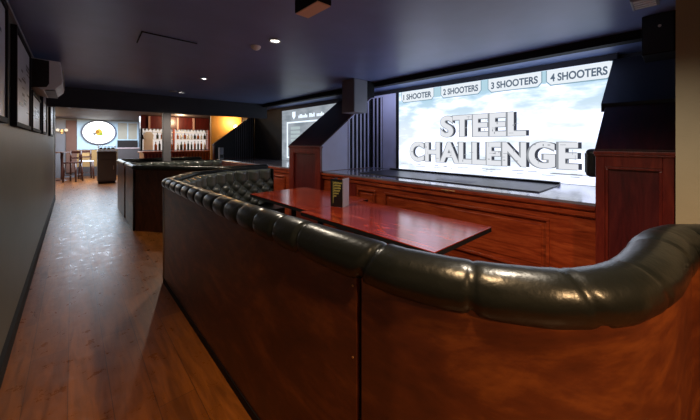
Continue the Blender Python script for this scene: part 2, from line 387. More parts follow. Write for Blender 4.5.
def slope_z(x): return 1.44 + (x - 3.2) * .76
def partition(y0, y1, label, side_mat, slat_mat, back_mat, zfront=1.42, lip=False):
    t = thing('partition', (3.2, (y0 + y1) / 2, 0), label, 'partition')
    XB = 4.5
    MB().box(3.24, XB, y0 + .01, y1 - .01, 0, .985).build('lower_body', M['mahog_v'], t)
    MB().prism([(3.24, .985), (XB, .985), (XB, slope_z(XB) - .02), (3.24, slope_z(3.24) - .02)], 'y', y0 + .012, y1 - .012).build('side_body', side_mat, t)
    # front pedestal panel: stiles, rails and raised field
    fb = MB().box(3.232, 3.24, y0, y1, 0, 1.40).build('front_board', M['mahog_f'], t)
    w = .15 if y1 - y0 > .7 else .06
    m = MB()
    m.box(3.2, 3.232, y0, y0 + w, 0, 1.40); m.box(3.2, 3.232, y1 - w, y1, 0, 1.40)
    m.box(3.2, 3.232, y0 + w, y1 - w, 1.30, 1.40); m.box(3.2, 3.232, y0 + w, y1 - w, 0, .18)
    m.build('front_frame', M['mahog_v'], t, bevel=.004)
    m = MB(); k = .02; a, b, c, d = y0 + w, y1 - w, .18, 1.30
    for (p0, p1, q0, q1) in ((a, b, d - k, d), (a, b, c, c + k), (a, a + k, c + k, d - k), (b - k, b, c + k, d - k)):
        m.box(3.208, 3.232, p0, p1, q0, q1)
    m.build('panel_bead', M['mahog_v'], fb, bevel=.004)
    MB().box(3.18, 3.25, y0 - .012, y1 + .012, 1.40, 1.425).box(3.187, 3.245, y0 - .006, y1 + .006, 1.385, 1.40).build('cap_rail', M['mahog_v'], t, bevel=.004)
    # the sloping top board
    MB().prism([(3.2, slope_z(3.2) - .03), (XB, slope_z(XB) - .03), (XB, slope_z(XB)), (3.2, slope_z(3.2))], 'y', y0 - .005, y1 + .005).build('sloping_top', back_mat, t, bevel=.003)
    if slat_mat:
        MB().prism([(3.86, .99), (4.49, .99), (4.49, slope_z(4.49) - .03), (3.86, slope_z(3.86) - .03)], 'y', y0 + .004, y0 + .011).build('slat_backing', M['black'], t)
        ns, dx = (6, .105) if y0 < 9 else (10, .062)
        for i in range(ns):
            x = 3.865 + i * dx
            MB().prism([(x, .99), (x + dx * .34, .99), (x + dx * .34, slope_z(x + dx * .34) - .032), (x, slope_z(x) - .032)], 'y', y0 - .004, y0 + .004).build('slat', slat_mat, t)
        MB().prism([(3.86, slope_z(3.86) - .04), (4.49, slope_z(4.49) - .04), (4.49, slope_z(4.49) - .02), (3.86, slope_z(3.86) - .02)], 'y', y0 - .008, y0 + .0).build('slat_rail', slat_mat, t)
        if y0 < 9:
            MB().box(4.49, 4.4985, 3.96, 4.255, .99, 2.40).build('slat_backing', M['black'], t)
            for i in range(3):
                MB().box(4.482, 4.49, 3.965 + i * .10, 4.0 + i * .10, .99, 2.38).build('slat', slat_mat, t)
            MB().box(4.481, 4.49, 3.955, 4.25, 2.38, 2.40).build('slat_rail', slat_mat, t)
    if lip:
        MB().prism([(3.72, slope_z(3.72) - .05), (XB, slope_z(XB) - .05), (XB, slope_z(XB) + .005), (3.72, slope_z(3.72) + .03)], 'y', y0, y1 + .035).build('upper_lip', M['blackplastic'], t)
    return t
M['slopeboard'] = wood('slope_board', (.012, .003, .003), (.03, .004, .004), (.055, .006, .005), (2, 9, 2), .5, .0, 2.0, .3)
partition(4.262, 5.298, 'mahogany partition with sloping top and slatted lavender side between the two screens', M['lav'], M['lav'], M['slopeboard'])
partition(.03, .478, 'dark mahogany partition with sloping top beside the beige wall', M['slopeboard'], None, M['slopeboard'], lip=True)
M['slatdark'] = plain('charcoal_slats', (.22, .22, .26), .45)
pt3 = partition(9.66, 9.80, 'black slatted partition with sloping top in front of the orange stair wall', M['beam'], M['slatdark'], M['slopeboard'])

MB().prism([(3.2, slope_z(3.2)), (4.5, slope_z(4.5)), (4.5, slope_z(4.5) + .03), (3.2, slope_z(3.2) + .03)], 'y', 9.64, 9.67).build('edge_rail', plain('tan_rail', (.30, .17, .10), .4), pt3)
t = thing('holster_box', (3.44, .54, 1.19), 'rounded black box fixed to the screen side of the dark mahogany partition', 'box')
pts = [(3.34, 1.19), (3.54, 1.19), (3.54, 1.44), (3.41, 1.44), (3.365, 1.425), (3.34, 1.38)]
MB().box(3.34, 3.54, .479, .575, 1.19, 1.44).build('casing', M['blackplastic'], t, bevel=.04, seg=4)
MB().box(3.38, 3.50, .575, .581, 1.23, 1.40).build('cover', M['blackplastic'], t, bevel=.004)

# mat on the ledge, with a pale printed strip
t = thing('bar_mat', (3.85, 2.25, .98), 'long black mat lying on the mahogany ledge under the bright screen', 'mat')
MB().box(3.52, 4.36, .98, 3.62, .981, .993).build('mat_body', M['mat'], t, bevel=.004)
MB().box(4.30, 4.36, .98, 3.62, .993, 1.02).build('raised_edge', M['blackplastic'], t, bevel=.006)
MB().box(3.62, 3.80, 1.75, 2.25, .993, .9945).build('printed_patch', plain('mat_print', (.16, .16, .2), .5), t)

# hanging cabinets in front of the bays
def hang(name, x0, x1, y0, y1, z0, label, mfront, mside):
    t = thing(name, ((x0 + x1) / 2, (y0 + y1) / 2, z0), label, 'cabinet')
    MB().box(x0, x1, y0, y1, z0, CZ - .001).build('casing', mside, t, bevel=.004)
    MB().box(x0 - .008, x0 - .0005, y0 + .01, y1 - .01, z0 + .01, CZ - .01).build('front_cover', mfront, t, bevel=.002)
    return t
hang('hanging_cabinet', 3.25, 3.54, 3.445, 3.74, 1.97, 'grey boxed cabinet hanging from the ceiling before the slatted partition', M['slate'], M['lightbox'])  # side grey paler than front: the screen's light is put into the colour
tag(MB().box(3.56, 3.715, 3.45, 3.80, 2.24, CZ - .001).build('rear_housing', M['black'], bevel=.004), 'black housing on the ceiling behind the grey hanging cabinet', 'housing')
h = hang('hanging_cabinet', 3.36, 3.68, .025, .21, 2.19, 'black boxed cabinet hanging from the ceiling beside the beige wall', M['blackplastic'], M['black'])
MB().tube((3.345, .11, 2.40), (3.352, .11, 2.40), .010).build('status_light', M['white'], h)

# projector box on the ceiling
t = thing('projector_box', (1.14, 1.6, 2.35), 'black ceiling box with a pale wooden underside near the top edge', 'box')
MB().box(1.085, 1.195, 1.475, 1.725, 2.353, CZ - .001).build('casing', M['black'], t, bevel=.003)
MB().box(1.09, 1.19, 1.48, 1.72, 2.346, 2.353).build('bottom_board', plain('raw_plywood', (.95, .62, .44), .6), t)

# ceiling fittings
def downlight(x, y, label):
    global CZ
    CZ = 2.488 if y > 11 else 2.5
    t = thing('downlight', (x, y, CZ - .02), label, 'light', 'ceiling downlights')
    n = 24; prof = [(.042, .019), (.045, .004), (.054, 0), (.058, .006), (.058, .019)]
    MB().lathe((x, y, CZ - .02), prof, n).build('trim_ring', M['lightbox'], t)
    MB().tube((x, y, CZ - .006), (x, y, CZ - .0015), .041).build('lens', M['e_down'], t)
    return t
DL = [(1.465, 2.687, 'brightest downlight, beside the white smoke detector'), (1.517, 5.032, 'downlight in the middle of the ceiling above the far booth'),
      (1.60, 6.72, 'downlight beside the small round ceiling plate near the cross beam'), (-.07, 11.8, 'small downlight beyond the cross beam, above the aisle end')]
for d in DL: downlight(*d)
CZ = 2.5
t = thing('smoke_detector', (1.41, 2.99, CZ - .04), 'white smoke detector on the ceiling next to the brightest downlight', 'detector')
MB().lathe((1.41, 2.99, CZ - .04), [(.0, 0), (.025, .0), (.035, .008), (.045, .02), (.05, .03), (.05, .039)]).build('body', M['white'], t)
MB().lathe((1.41, 2.99, CZ - .044), [(.0, 0), (.012, .0), (.014, .004)]).build('sensor_cap', M['white'], t)
t = thing('ceiling_plate', (1.45, 6.72, CZ - .02), 'small round pale plate on the ceiling before the cross beam', 'plate')
MB().lathe((1.45, 6.72, CZ - .02), [(0, 0), (.06, 0), (.07, .01), (.07, .019)]).build('plate_disc', M['lightbox'], t)
m = MB(); z = CZ - .006
for p, q in (((.477, 3.673), (.463, 3.279)), ((.463, 3.279), (.928, 3.301))):
    m.tube((*p, z), (*q, z), .0055, n=8)
tag(m.build('ceiling_cable', M['black']), 'bent black cable fixed across the dark ceiling', 'cable')
t = thing('ceiling_vent', (3.0, .2, CZ - .03), 'small pale ceiling vent near the beige wall', 'vent')
MB().box(2.86, 3.08, .10, .24, CZ - .025, CZ - .001).build('vent_frame', M['lightbox'], t, bevel=.004)
for i in range(4): MB().box(2.88 + i * .048, 2.91 + i * .048, .115, .225, CZ - .03, CZ - .0255).build('vent_louvre', M['white'], t)

# ------------------------------------------------------------------ booths
def resample(P, d=.02):
    P = [Vector(p) for p in P]; out = [P[0]]; acc = 0
    segs = [(P[i], P[i + 1], (P[i + 1] - P[i]).length) for i in range(len(P) - 1)]
    L = sum(s[2] for s in segs); n = max(2, round(L / d)); pts = []
    for k in range(n + 1):
        t = L * k / n
        for (a, b, l) in segs:
            if t <= l + 1e-9: pts.append(a.lerp(b, t / l)); break
            t -= l
        else: pts.append(P[-1].copy())
    return pts
def fillet(P, R, n=6):
    P = [Vector(p) for p in P]; out = [P[0]]
    for i in range(1, len(P) - 1):
        a, b, c = P[i - 1], P[i], P[i + 1]; u = (a - b).normalized(); w = (c - b).normalized()
        ang = u.angle(w)
        if ang > 3.0: out.append(b); continue
        r = R[i] if isinstance(R, (list, tuple)) else R
        tl = min(r / math.tan(ang / 2), (a - b).length * .48, (c - b).length * .48)
        p0, p1 = b + u * tl, b + w * tl
        for k in range(n + 1):
            t = k / n; out.append(p0 * (1 - t) ** 2 + b * 2 * t * (1 - t) + p1 * t * t)
    out.append(P[-1]); return out
def normals(pts):
    N = []
    for i in range(len(pts)):
        a = pts[max(0, i - 1)]; b = pts[min(len(pts) - 1, i + 1)]; d = (b - a).normalized()
        N.append(Vector((-d.y, d.x)))     # left of travel
    return N
def arclen(pts):
    s = [0]
    for i in range(1, len(pts)): s.append(s[-1] + (pts[i] - pts[i - 1]).length)
    return s
def strip(pts, N, n0, n1, z0, z1, mb=None):
    """closed ribbon solid following the path"""
    mb = mb or MB()
    rows = []
    for p, n in zip(pts, N):
        a, b = p + n * n0, p + n * n1
        rows.append([(a.x, a.y, z0), (a.x, a.y, z1), (b.x, b.y, z1), (b.x, b.y, z0)])
    for k in range(4):
        mb.grid([[r[k], r[(k + 1) % 4]] for r in rows], True)
    mb.poly(rows[0], [(0, 1, 2, 3)]); mb.poly(rows[-1], [(3, 2, 1, 0)])
    return mb
def roll(pts, N, Rf, zf, creases, parent, squash=1.0, bulge=.03):
    """Rf(p) radius and zf(p) top height along the path; creases bite the outer side most"""
    s = arclen(pts); rows = []; k = 32
    cs = sorted((c + (-.01,))[:3] for c in creases)
    for p, n, si in zip(pts, N, s):
        R = Rf(p)
        c0 = [c[0] for c in cs if c[0] <= si]; c1 = [c[0] for c in cs if c[0] > si]
        bl = 0
        if c0 and c1:
            d_ = c1[0] - c0[-1]; u = (si - c0[-1]) / d_; bl = (.10 if d_ < .22 else .03) * math.sin(PI * u) ** .8
        e = min(si, s[-1] - si); cap = 1.0
        if e < R: cap = math.sqrt(max(.0004, 1 - ((R - e) / R) ** 2))
        row = []
        off = -(.088 - R); zc = zf(p) - R * squash
        for j in range(k):
            t = 2 * PI * j / k
            outer = .5 - .5 * math.cos(t); low = .5 - .5 * math.sin(t)
            wgt = .25 + .75 * min(1, outer * 1.1) * (.5 + .5 * low)
            f = 1 + bl * wgt
            for c, a, tl in cs:
                dd = (si - c - tl * math.sin(t)) / (.007 + .005 * outer)
                if abs(dd) < 4: f -= a * wgt * math.exp(-dd * dd)
            rr = R * f * cap
            q = p + n * (off + math.cos(t) * rr * 1.06)
            row.append((q.x, q.y, zc + math.sin(t) * rr * squash))
        rows.append(row)
    return MB().grid(rows, True, True).build('top_roll', M['leather'], parent)
def tufts(pts, N, n0, z0, z1, parent, name='tufted_back', per=.2, h=.035, mat=None, pleat=.12):
    s = arclen(pts); rows = []
    nz = 44
    for p, n, si in zip(pts, N, s):
        row = []
        for j in range(nz + 1):
            z = z0 + (z1 - z0) * j / nz
            u = si / per; v = (z1 - pleat - z) / (per * .9)
            if z > z1 - pleat:
                hh = abs(math.sin(PI * u)) ** .7
            else:
                hh = (abs(math.sin(PI * (u + v))) * abs(math.sin(PI * (u - v)))) ** .62
            edge = min(1, (z1 - z) / .03, (z - z0) / .03)
            q = p + n * (n0 + h * hh * math.sqrt(max(0, edge)))
            row.append((q.x, q.y, z))
        rows.append(row)
    o = MB().grid(rows, True).build(name, mat or M['leather_tuft'], parent)
    b = MB()
    for j in range(0, int(s[-1] / per * 2) + 1):
        u = j / 2
        for kz in range(0, 3):
            v = kz + (0 if j % 2 == 0 else .5)
            z = z1 - pleat - v * per * .9
            si = u * per
            if z < z0 + .02 or si > s[-1] - .02 or si < .02: continue
            i = min(range(len(s)), key=lambda q: abs(s[q] - si))
            q = pts[i] + N[i] * (n0 + .008)
            b.lathe((q.x, q.y, z - .008), [(0, 0), (.008, .002), (.011, .008), (.008, .014), (0, .016)], 8)
    b.build('back_button', M['leather_tuft'], o)['kind'] = 'stuff'
    return o

def arc(cx, cy, r, a0, a1, n=14):
    return [(cx + r * math.cos(math.radians(a0 + (a1 - a0) * k / n)), cy + r * math.sin(math.radians(a0 + (a1 - a0) * k / n))) for k in range(n + 1)]

# --- booth 1 (centre line of the back)
NEAR = [(.79, .95), (.80, .80), (.828, .63), (.87, .485), (.925, .36), (1.0, .245), (1.06, .19), (1.14, .142), (1.26, .10), (1.4, .078), (1.55, .066), (1.7, .058), (1.86, .05), (1.98, .02), (2.06, -.05), (2.11, -.15), (2.13, -.32), (2.13, -.85)]
far_part = [(2.46, 4.70), (1.75, 4.70), (1.25, 4.42), (.79, 3.72)]
path1 = fillet([*far_part, (.79, .95)], [0, .3, .5, .10, 0], 8)[:-1] + [Vector(p) for p in NEAR]
# smooth the hand-placed near part
for _ in range(2):
    path1 = [path1[0]] + [path1[i] if path1[i].y > 1.0 else (path1[i - 1] + path1[i] * 2 + path1[i + 1]) / 4 for i in range(1, len(path1) - 1)] + [path1[-1]]
pts = resample(path1, .012); N = normals(pts); sl = arclen(pts)
def s_at(y=None, x=None):
    """arc length where the path passes the given place"""
    best = min(range(len(pts)), key=lambda i: (pts[i] - Vector((x, y))).length); return sl[best]
B1 = thing('booth_seating', (1.2, 2.4, 0), 'large curved booth nearest the camera, dark leather top roll on reddish wooden back', 'booth', None)
s_corner = s_at(3.74, .79); s_seam = s_at(.775, .805)
def seg(a, b): 
    ii = [i for i in range(len(pts)) if a <= sl[i] <= b]; return [pts[i] for i in ii], [N[i] for i in ii]
for (a, b, nm) in ((0, s_corner - .006, 'back_panel'), (s_corner + .006, s_seam - .0025, 'back_panel'), (s_seam + .0025, sl[-1], 'back_panel')):
    p_, n_ = seg(a, b)
    strip(p_, n_, -.072, -.052, .0, 1.02).build(nm, M['booth'], B1)
strip(pts, N, -.051, .052, 0, 1.045).build('back_core', M['black'], B1)
strip(*seg(s_corner, sl[-1]), -.078, -.070, 0, .05).build('kick_strip', M['black'], B1)
MB().tube((.722, 3.735, 0), (.722, 3.735, 1.02), .011).build('corner_strip', M['steel'], B1)
# screws along the seam
m = MB()
q = pts[min(range(len(sl)), key=lambda i: abs(sl[i] - s_seam + .03))]
for z in (.12, .42, .72, .98): m.tube((q.x - .074, q.y, z), (q.x - .071, q.y, z), .004, n=8)
m.build('panel_screws', M['brass'], B1)['kind'] = 'stuff'
cre = []
s_c2 = s_at(1.136, .79)
k = s_c2
while k > s_corner - .9: cre.append((k, .24)); k -= .205
k = s_corner - .9
cre += [(s_c2 - .0, .09)]
cre = [c for c in cre if c[0] > .1]
cre += [(s_at(.75, .80), .30, .035), (s_at(.43, .89), .14, .0), (s_at(.20, 1.05), .12, -.03), (s_at(.10, 1.28), .10, -.03), (s_at(.06, 1.62), .07), (s_at(.04, 1.80), .05)]
def R1(p):
    if p.y > 3.72: return max(.030, .050 - (p.x - .79) * .03)
    if p.x < .95: return .080 - .028 * min(1, max(0, (p.y - .9) / 2.8)) ** .7
    return .080 + .012 * min(1, max(0, (p.x - 1.2) / .7))
def Z1(p):
    if p.y > 3.72: return 1.112 - .026 * min(1, (p.x - .79) / .9)
    return 1.136 - .024 * min(1, max(0, (p.y - .9) / 2.8))
roll(pts, N, R1, Z1, cre, B1, .98)
# small studs under the roll where each crease is pinned
p_, n_ = seg(0, s_at(.35, .93))
tufts(p_, n_, .051, .47, 1.055, B1, h=.075, pleat=.15)
# seat follows a mitred inner line
def offset_poly(P, n0):
    P = [Vector(p) for p in P]; out = []
    for i in range(len(P)):
        d0 = (P[i] - P[i - 1]).normalized() if i else (P[1] - P[0]).normalized()
        d1 = (P[i + 1] - P[i]).normalized() if i < len(P) - 1 else d0
        n_a = Vector((-d0.y, d0.x)); n_b = Vector((-d1.y, d1.x)); b = (n_a + n_b).normalized()
        out.append(P[i] + b * (n0 / max(.3, b.dot(n_a))))
    return out
def ribbon(A, B, z0, z1):
    rows = [[(a.x, a.y, z0), (a.x, a.y, z1), (b.x, b.y, z1), (b.x, b.y, z0)] for a, b in zip(A, B)]
    return MB().grid(rows, False, True).poly(rows[0], [(0, 1, 2, 3)]).poly(rows[-1], [(3, 2, 1, 0)])
coarse = [(2.46, 4.70), (1.75, 4.70), (1.25, 4.42), (.79, 3.72), (.79, .95), (.84, .62), (.95, .40)]
MB().box(2.462, 2.476, 4.58, 4.76, .0, 1.055).build('end_panel', M['leather'], B1, bevel=.003)
ribbon(offset_poly(coarse, .09), offset_poly(coarse, .50), .34, .47).build('seat_cushion', M['leather'], B1, bevel=.02, seg=3)
ribbon(offset_poly(coarse, .06), offset_poly(coarse, .45), 0, .339).build('seat_base', M['booth_dark'], B1)

# --- booth 2, beyond the first
P2 = [(2.6, 7.36), (.83, 7.36), (.83, 6.27), (1.53, 5.34), (1.88, 5.06), (2.6, 5.06)]
path2 = fillet(P2, [0, .12, .10, .2, .3, 0], 6)
pts2 = resample(path2, .02); N2 = normals(pts2); sl2 = arclen(pts2)
B2 = thing('booth_seating', (1.6, 6.2, 0), 'second booth along the aisle, before the grey column, with a dark angled end', 'booth', None)
i1 = min(range(len(pts2)), key=lambda i: (pts2[i] - Vector((.83, 7.3))).length)
i2 = min(range(len(pts2)), key=lambda i: (pts2[i] - Vector((.83, 6.25))).length)
strip(pts2[:i1], N2[:i1], -.072, -.052, 0, 1.04).build('back_panel', M['booth_dark'], B2)
strip(pts2[i1:i2], N2[i1:i2], -.072, -.052, 0, 1.04).build('back_panel', M['booth'], B2)
strip(pts2[i2:], N2[i2:], -.072, -.052, 0, 1.04).build('back_panel', M['booth_dark'], B2)
strip(pts2, N2, -.051, .05, 0, 1.03).build('back_core', M['black'], B2)
MB().tube((.765, 6.24, 0), (.765, 6.24, 1.03), .011).build('corner_strip', M['black'], B2)
roll(pts2, N2, lambda p: .030 if p.y > 7.2 and p.x > .95 else .045, lambda p: 1.085 if p.y > 7.2 and p.x > .95 else 1.105, [(a * .2 + .1, .09) for a in range(int(sl2[-1] / .2))], B2, .95)
tufts(pts2, N2, .051, .47, 1.075, B2, h=.06, pleat=.1)
C2 = [(2.6, 7.36), (.83, 7.36), (.83, 6.27), (1.53, 5.34), (1.88, 5.06), (2.6, 5.06)]
ribbon(offset_poly(C2, .09), offset_poly(C2, .48), .34, .47).build('seat_cushion', M['leather'], B2, bevel=.02)
ribbon(offset_poly(C2, .06), offset_poly(C2, .44), 0, .339).build('seat_base', M['booth_dark'], B2)

# --- booth 3, only its aisle side shows
P3 = [(2.6, 8.75), (.83, 8.75), (.83, 7.455)]
path3 = fillet(P3, [0, .08, 0], 5); pts3 = resample(path3, .03); N3 = normals(pts3); sl3 = arclen(pts3)
B3 = thing('booth_seating', (1.6, 8.3, 0), 'farthest booth along the aisle, beyond the grey column', 'booth', None)
strip(pts3, N3, -.072, -.052, 0, 1.04).build('back_panel', M['booth'], B3)
strip(pts3, N3, -.051, .05, 0, 1.03).build('back_core', M['black'], B3)
roll(pts3, N3, lambda p: .045, lambda p: 1.105, [(a * .2 + .1, .09) for a in range(int(sl3[-1] / .2))], B3, .95)
tufts(pts3, N3, .051, .47, 1.03, B3)
ribbon(offset_poly(P3, .09), offset_poly(P3, .40), 0, .47).build('seat_cushion', M['leather'], B3)

# ------------------------------------------------------------------ tables
def table(x0, x1, y0, y1, label):
    t = thing('table', ((x0 + x1) / 2, (y0 + y1) / 2, 0), label, 'table')
    MB().box(x0, x1, y0, y1, .742, .75).build('tabletop', M['table'], t, bevel=.002)
    MB().box(x0 + .001, x1 - .001, y0 + .001, y1 - .001, .706, .742).build('edge_band', M['black'], t)
    cx, cy = (x0 + x1) / 2, (y0 + y1) / 2
    MB().box(cx - .28, cx + .28, y0 + .22, y1 - .22, .66, .706).build('top_bracket', M['black'], t, bevel=.004)
    for yy in (y0 + .4, y1 - .4):
        MB().lathe((cx, yy, .03), [(.035, 0), (.035, .60), (.05, .62), (.05, .63)]).build('pedestal', M['black'], t)
        MB().lathe((cx, yy, 0), [(0, 0), (.24, 0), (.24, .012), (.06, .03), (.04, .045)], 28).build('foot', M['black'], t)
    return t
table(1.815, 2.735, 1.13, 2.772, 'nearer mahogany table, its corner pointing at the near end of the booth')
table(1.90, 2.87, 2.778, 4.22, 'farther mahogany table, butted behind the first and carrying its far half')

# menu holder: a hinged card standing open
t = thing('menu_card', (2.29, 2.68, .75), 'tall black folded menu card with gold print standing on the mahogany tables', 'menu')
a, b, c = Vector((2.225, 2.765)), Vector((2.276, 2.60)), Vector((2.43, 2.67))
def leaf(p, q, z0, z1, th, name, mat):
    d = (q - p).normalized(); n = Vector((-d.y, d.x)) * th
    pl = [(p.x, p.y), (q.x, q.y), (q.x + n.x, q.y + n.y), (p.x + n.x, p.y + n.y)]
    return MB().prism(pl, 'z', z0, z1).build(name, mat, t, bevel=.001)
fc = leaf(a, b, .751, 1.07, .006, 'front_cover', M['menu'])
leaf(b, c, .751, 1.075, .006, 'page', M['paper'])
leaf(Vector((2.38, 2.83)), a, .751, 1.065, .006, 'rear_cover', M['menu'])
d = (b - a).normalized(); nrm = Vector((d.y, -d.x)) * .0012
m = MB()
def mark(u0, u1, z0, z1):
    p = a + d * u0 + nrm; q = a + d * u1 + nrm
    m.poly([(p.x, p.y, z0), (q.x, q.y, z0), (q.x, q.y, z1), (p.x, p.y, z1)], [(0, 1, 2, 3)])
random.seed(5)
for i, (z, w) in enumerate(((1.03, .095), (1.00, .09), (.97, .078), (.94, .062), (.91, .05), (.88, .03))):
    u = .055
    while u < .055 + w:
        mark(u, u + .010, z - .011, z + random.choice([.004, .009])); u += .015
mark(.035, .040, .79, 1.045)
for z in (.86, .89, .92, .95, .98, 1.01): mark(.046, .051, z, z + .02)
m.build('gold_print', M['gold'], fc)['kind'] = 'stuff'

# ------------------------------------------------------------------ left wall
def picture(y0, y1, z0, z1, label, k, dark=False):
    x = XL + .001
    t = thing('framed_picture', (x, (y0 + y1) / 2, z0), label, 'picture', 'framed pictures on the left wall')
    w = .035; m = MB()
    for (a, b, c, e) in ((y0, y1, z1 - w, z1), (y0, y1, z0, z0 + w), (y0, y0 + w, z0 + w, z1 - w), (y1 - w, y1, z0 + w, z1 - w)):
        m.box(x, x + .034, a, b, c, e)
    m.build('frame', M['black'], t, bevel=.003)
    pr = MB().box(x + .0, x + .022, y0 + w, y1 - w, z0 + w, z1 - w).build('print', M['pic'], t)
    rnd = random.Random(k); m = MB()
    for i in range(14):
        yy = rnd.uniform(y0 + .2, y1 - .25); zz = z0 + .15 + (z1 - z0 - .3) * i / 14
        m.box(x + .022, x + .0225, yy, yy + rnd.uniform(.08, .3), zz, zz + rnd.uniform(.008, .03))
    m.build('drawing', M['piclines'], pr)['kind'] = 'stuff'
picture(1.75, 2.95, 1.62, 2.38, 'framed picture on the left wall nearest the camera, cut by the photo edge', 1)
picture(3.36, 4.42, 1.62, 2.38, 'framed picture with a grey drawing, second from the camera on the left wall', 2)
picture(4.62, 5.75, 1.62, 2.05, 'framed picture hanging under the air conditioner', 3)
picture(6.15, 7.05, 1.62, 2.3, 'framed picture just beyond the air conditioner', 4)
picture(8.2, 9.5, 1.62, 2.3, 'farthest framed picture, by the end of the left wall', 5)
t = thing('air_conditioner', (XL, 5.2, 2.1), 'white wall-mounted air conditioner high on the left wall', 'air conditioner')
prof = [(XL + .001, 2.11), (XL + .10, 2.08), (XL + .20, 2.10), (XL + .255, 2.16), (XL + .26, 2.22), (XL + .24, 2.41), (XL + .001, 2.42)]
MB().prism(prof, 'y', 4.76, 5.64).build('casing', M['white'], t, bevel=.008)
acc = t.children[-1]
MB().prism([(XL + .001, 2.09), (XL + .13, 2.11), (XL + .15, 2.15), (XL + .15, 2.40), (XL + .001, 2.41)], 'y', 4.735, 4.758).build('end_cap', M['blackplastic'], t, bevel=.004)
MB().box(XL + .11, XL + .20, 4.80, 5.60, 2.078, 2.086).build('outlet_flap', M['blackplastic'], t)
m = MB()
for i in range(3): m.box(XL + .25, XL + .266, 4.78, 5.62, 2.19 + i * .06, 2.196 + i * .06)
m.build('grille_lines', M['lightbox'], acc)

# ------------------------------------------------------------------ far room
YB = 17.5
struct(MB().box(.147, 2.35, YB, YB + .08, 1.17, CZ).build('wall_panel', M['bluegrey']))
struct(MB().box(-3.19, 6.09, 11.15, 18.09, CZ - .012, CZ - .0005).build('trim_11', plain('brown_ceiling_paint', (.05, .032, .032), .6)))
struct(MB().box(-3.2, .146, YB + .02, YB + .1, 0, CZ).build('wall_inner', M['slate']))
struct(MB().box(.147, 2.35, YB + .02, YB + .08, .42, 1.165).build('trim_10', M['yellowpanel']))
struct(MB().box(.147, 2.35, YB + .02, YB + .08, 0, .42).build('trim_12', M['cabinet']))
struct(MB().box(2.36, 6.1, YB + .02, YB + .08, 0, CZ).build('wall_bar', M['wallback']))
tag(MB().box(-.2, .14, YB - .03, YB + .015, .2, 2.42).build('brown_curtain', M['brownpanel'], bevel=.01), 'brown hanging panel left of the round lit sign', 'curtain')
t = thing('round_sign', (.88, YB, 1.93), 'large round white lit sign with a dark rim and small yellow emblem', 'sign')
def disc(cx, cz, r, y0, y1, n=48, ex=1): 
    return MB().prism([(cx + ex * r * math.cos(2 * PI * i / n), cz + r * math.sin(2 * PI * i / n)) for i in range(n)], 'y', y0, y1)
disc(.88, 1.925, .49, YB - .05, YB - .001, ex=1.12).build('lit_face', M['e_round'], t)
m = MB(); rows = []
for i in range(49):
    a_ = 2 * PI * i / 48
    rows.append([(.88 + 1.12 * (.52 + .028 * math.cos(b_)) * math.cos(a_), YB - .04 + .04 * math.sin(b_), 1.925 + (.52 + .028 * math.cos(b_)) * math.sin(a_)) for b_ in [2 * PI * j / 10 for j in range(10)]])
m.grid(rows, True, True).build('rim', plain('rim_grey', (.12, .12, .16), .4), t)
disc(.87, 1.93, .15, YB - .056, YB - .051, ex=.8).build('emblem_shield', M['e_yel'], t)
disc(.81, 1.95, .07, YB - .060, YB - .057).build('emblem_centre', M['e_amb'], t)
disc(.95, 1.85, .06, YB - .060, YB - .057).build('emblem_leaf', M['e_grn'], t)
disc(.72, 1.86, .06, YB - .060, YB - .057).build('emblem_base', M['e_gry'], t)
MB().box(1.02, 1.07, YB - .058, YB - .052, 1.98, 2.08).build('emblem_wing', M['e_gry'], t)
# window pair
w = struct(MB().box(1.50, 2.31, YB - .03, YB - .001, 1.58, 1.62).box(1.50, 2.31, YB - .03, YB - .001, 2.38, 2.42).box(1.50, 1.54, YB - .03, YB - .001, 1.62, 2.38).box(1.89, 1.93, YB - .03, YB - .001, 1.62, 2.38).box(2.27, 2.31, YB - .03, YB - .001, 1.62, 2.38).build('window_1', M['bluegrey']))
for a_, b_ in ((1.54, 1.89), (1.93, 2.27)):
    g = MB().box(a_, b_, YB - .015, YB - .001, 1.62, 2.38).build('window_pane', M['khaki']); g.parent = w; g.location = g.location - w.location
t = thing('television', (1.9, YB - .1, 1.26), 'black flat television below the paired window', 'television')
MB().box(1.52, 2.28, YB - .12, YB - .07, 1.24, 1.58).build('television_body', M['blackplastic'], t, bevel=.006)
MB().box(1.54, 2.26, YB - .122, YB - .1205, 1.26, 1.56).build('display', M['menu'], t)
t = thing('sideboard', (1.9, YB - .3, 0), 'dark sideboard with a pinkish top under the black television', 'sideboard')
MB().box(1.5, 2.3, YB - .5, YB - .05, 0, 1.2).build('cabinet_body', M['cabinet'], t, bevel=.005)
MB().box(1.48, 2.32, YB - .52, YB - .04, 1.2, 1.24).build('worktop', plain('pink_top', (.45, .33, .33), .4), t, bevel=.004)
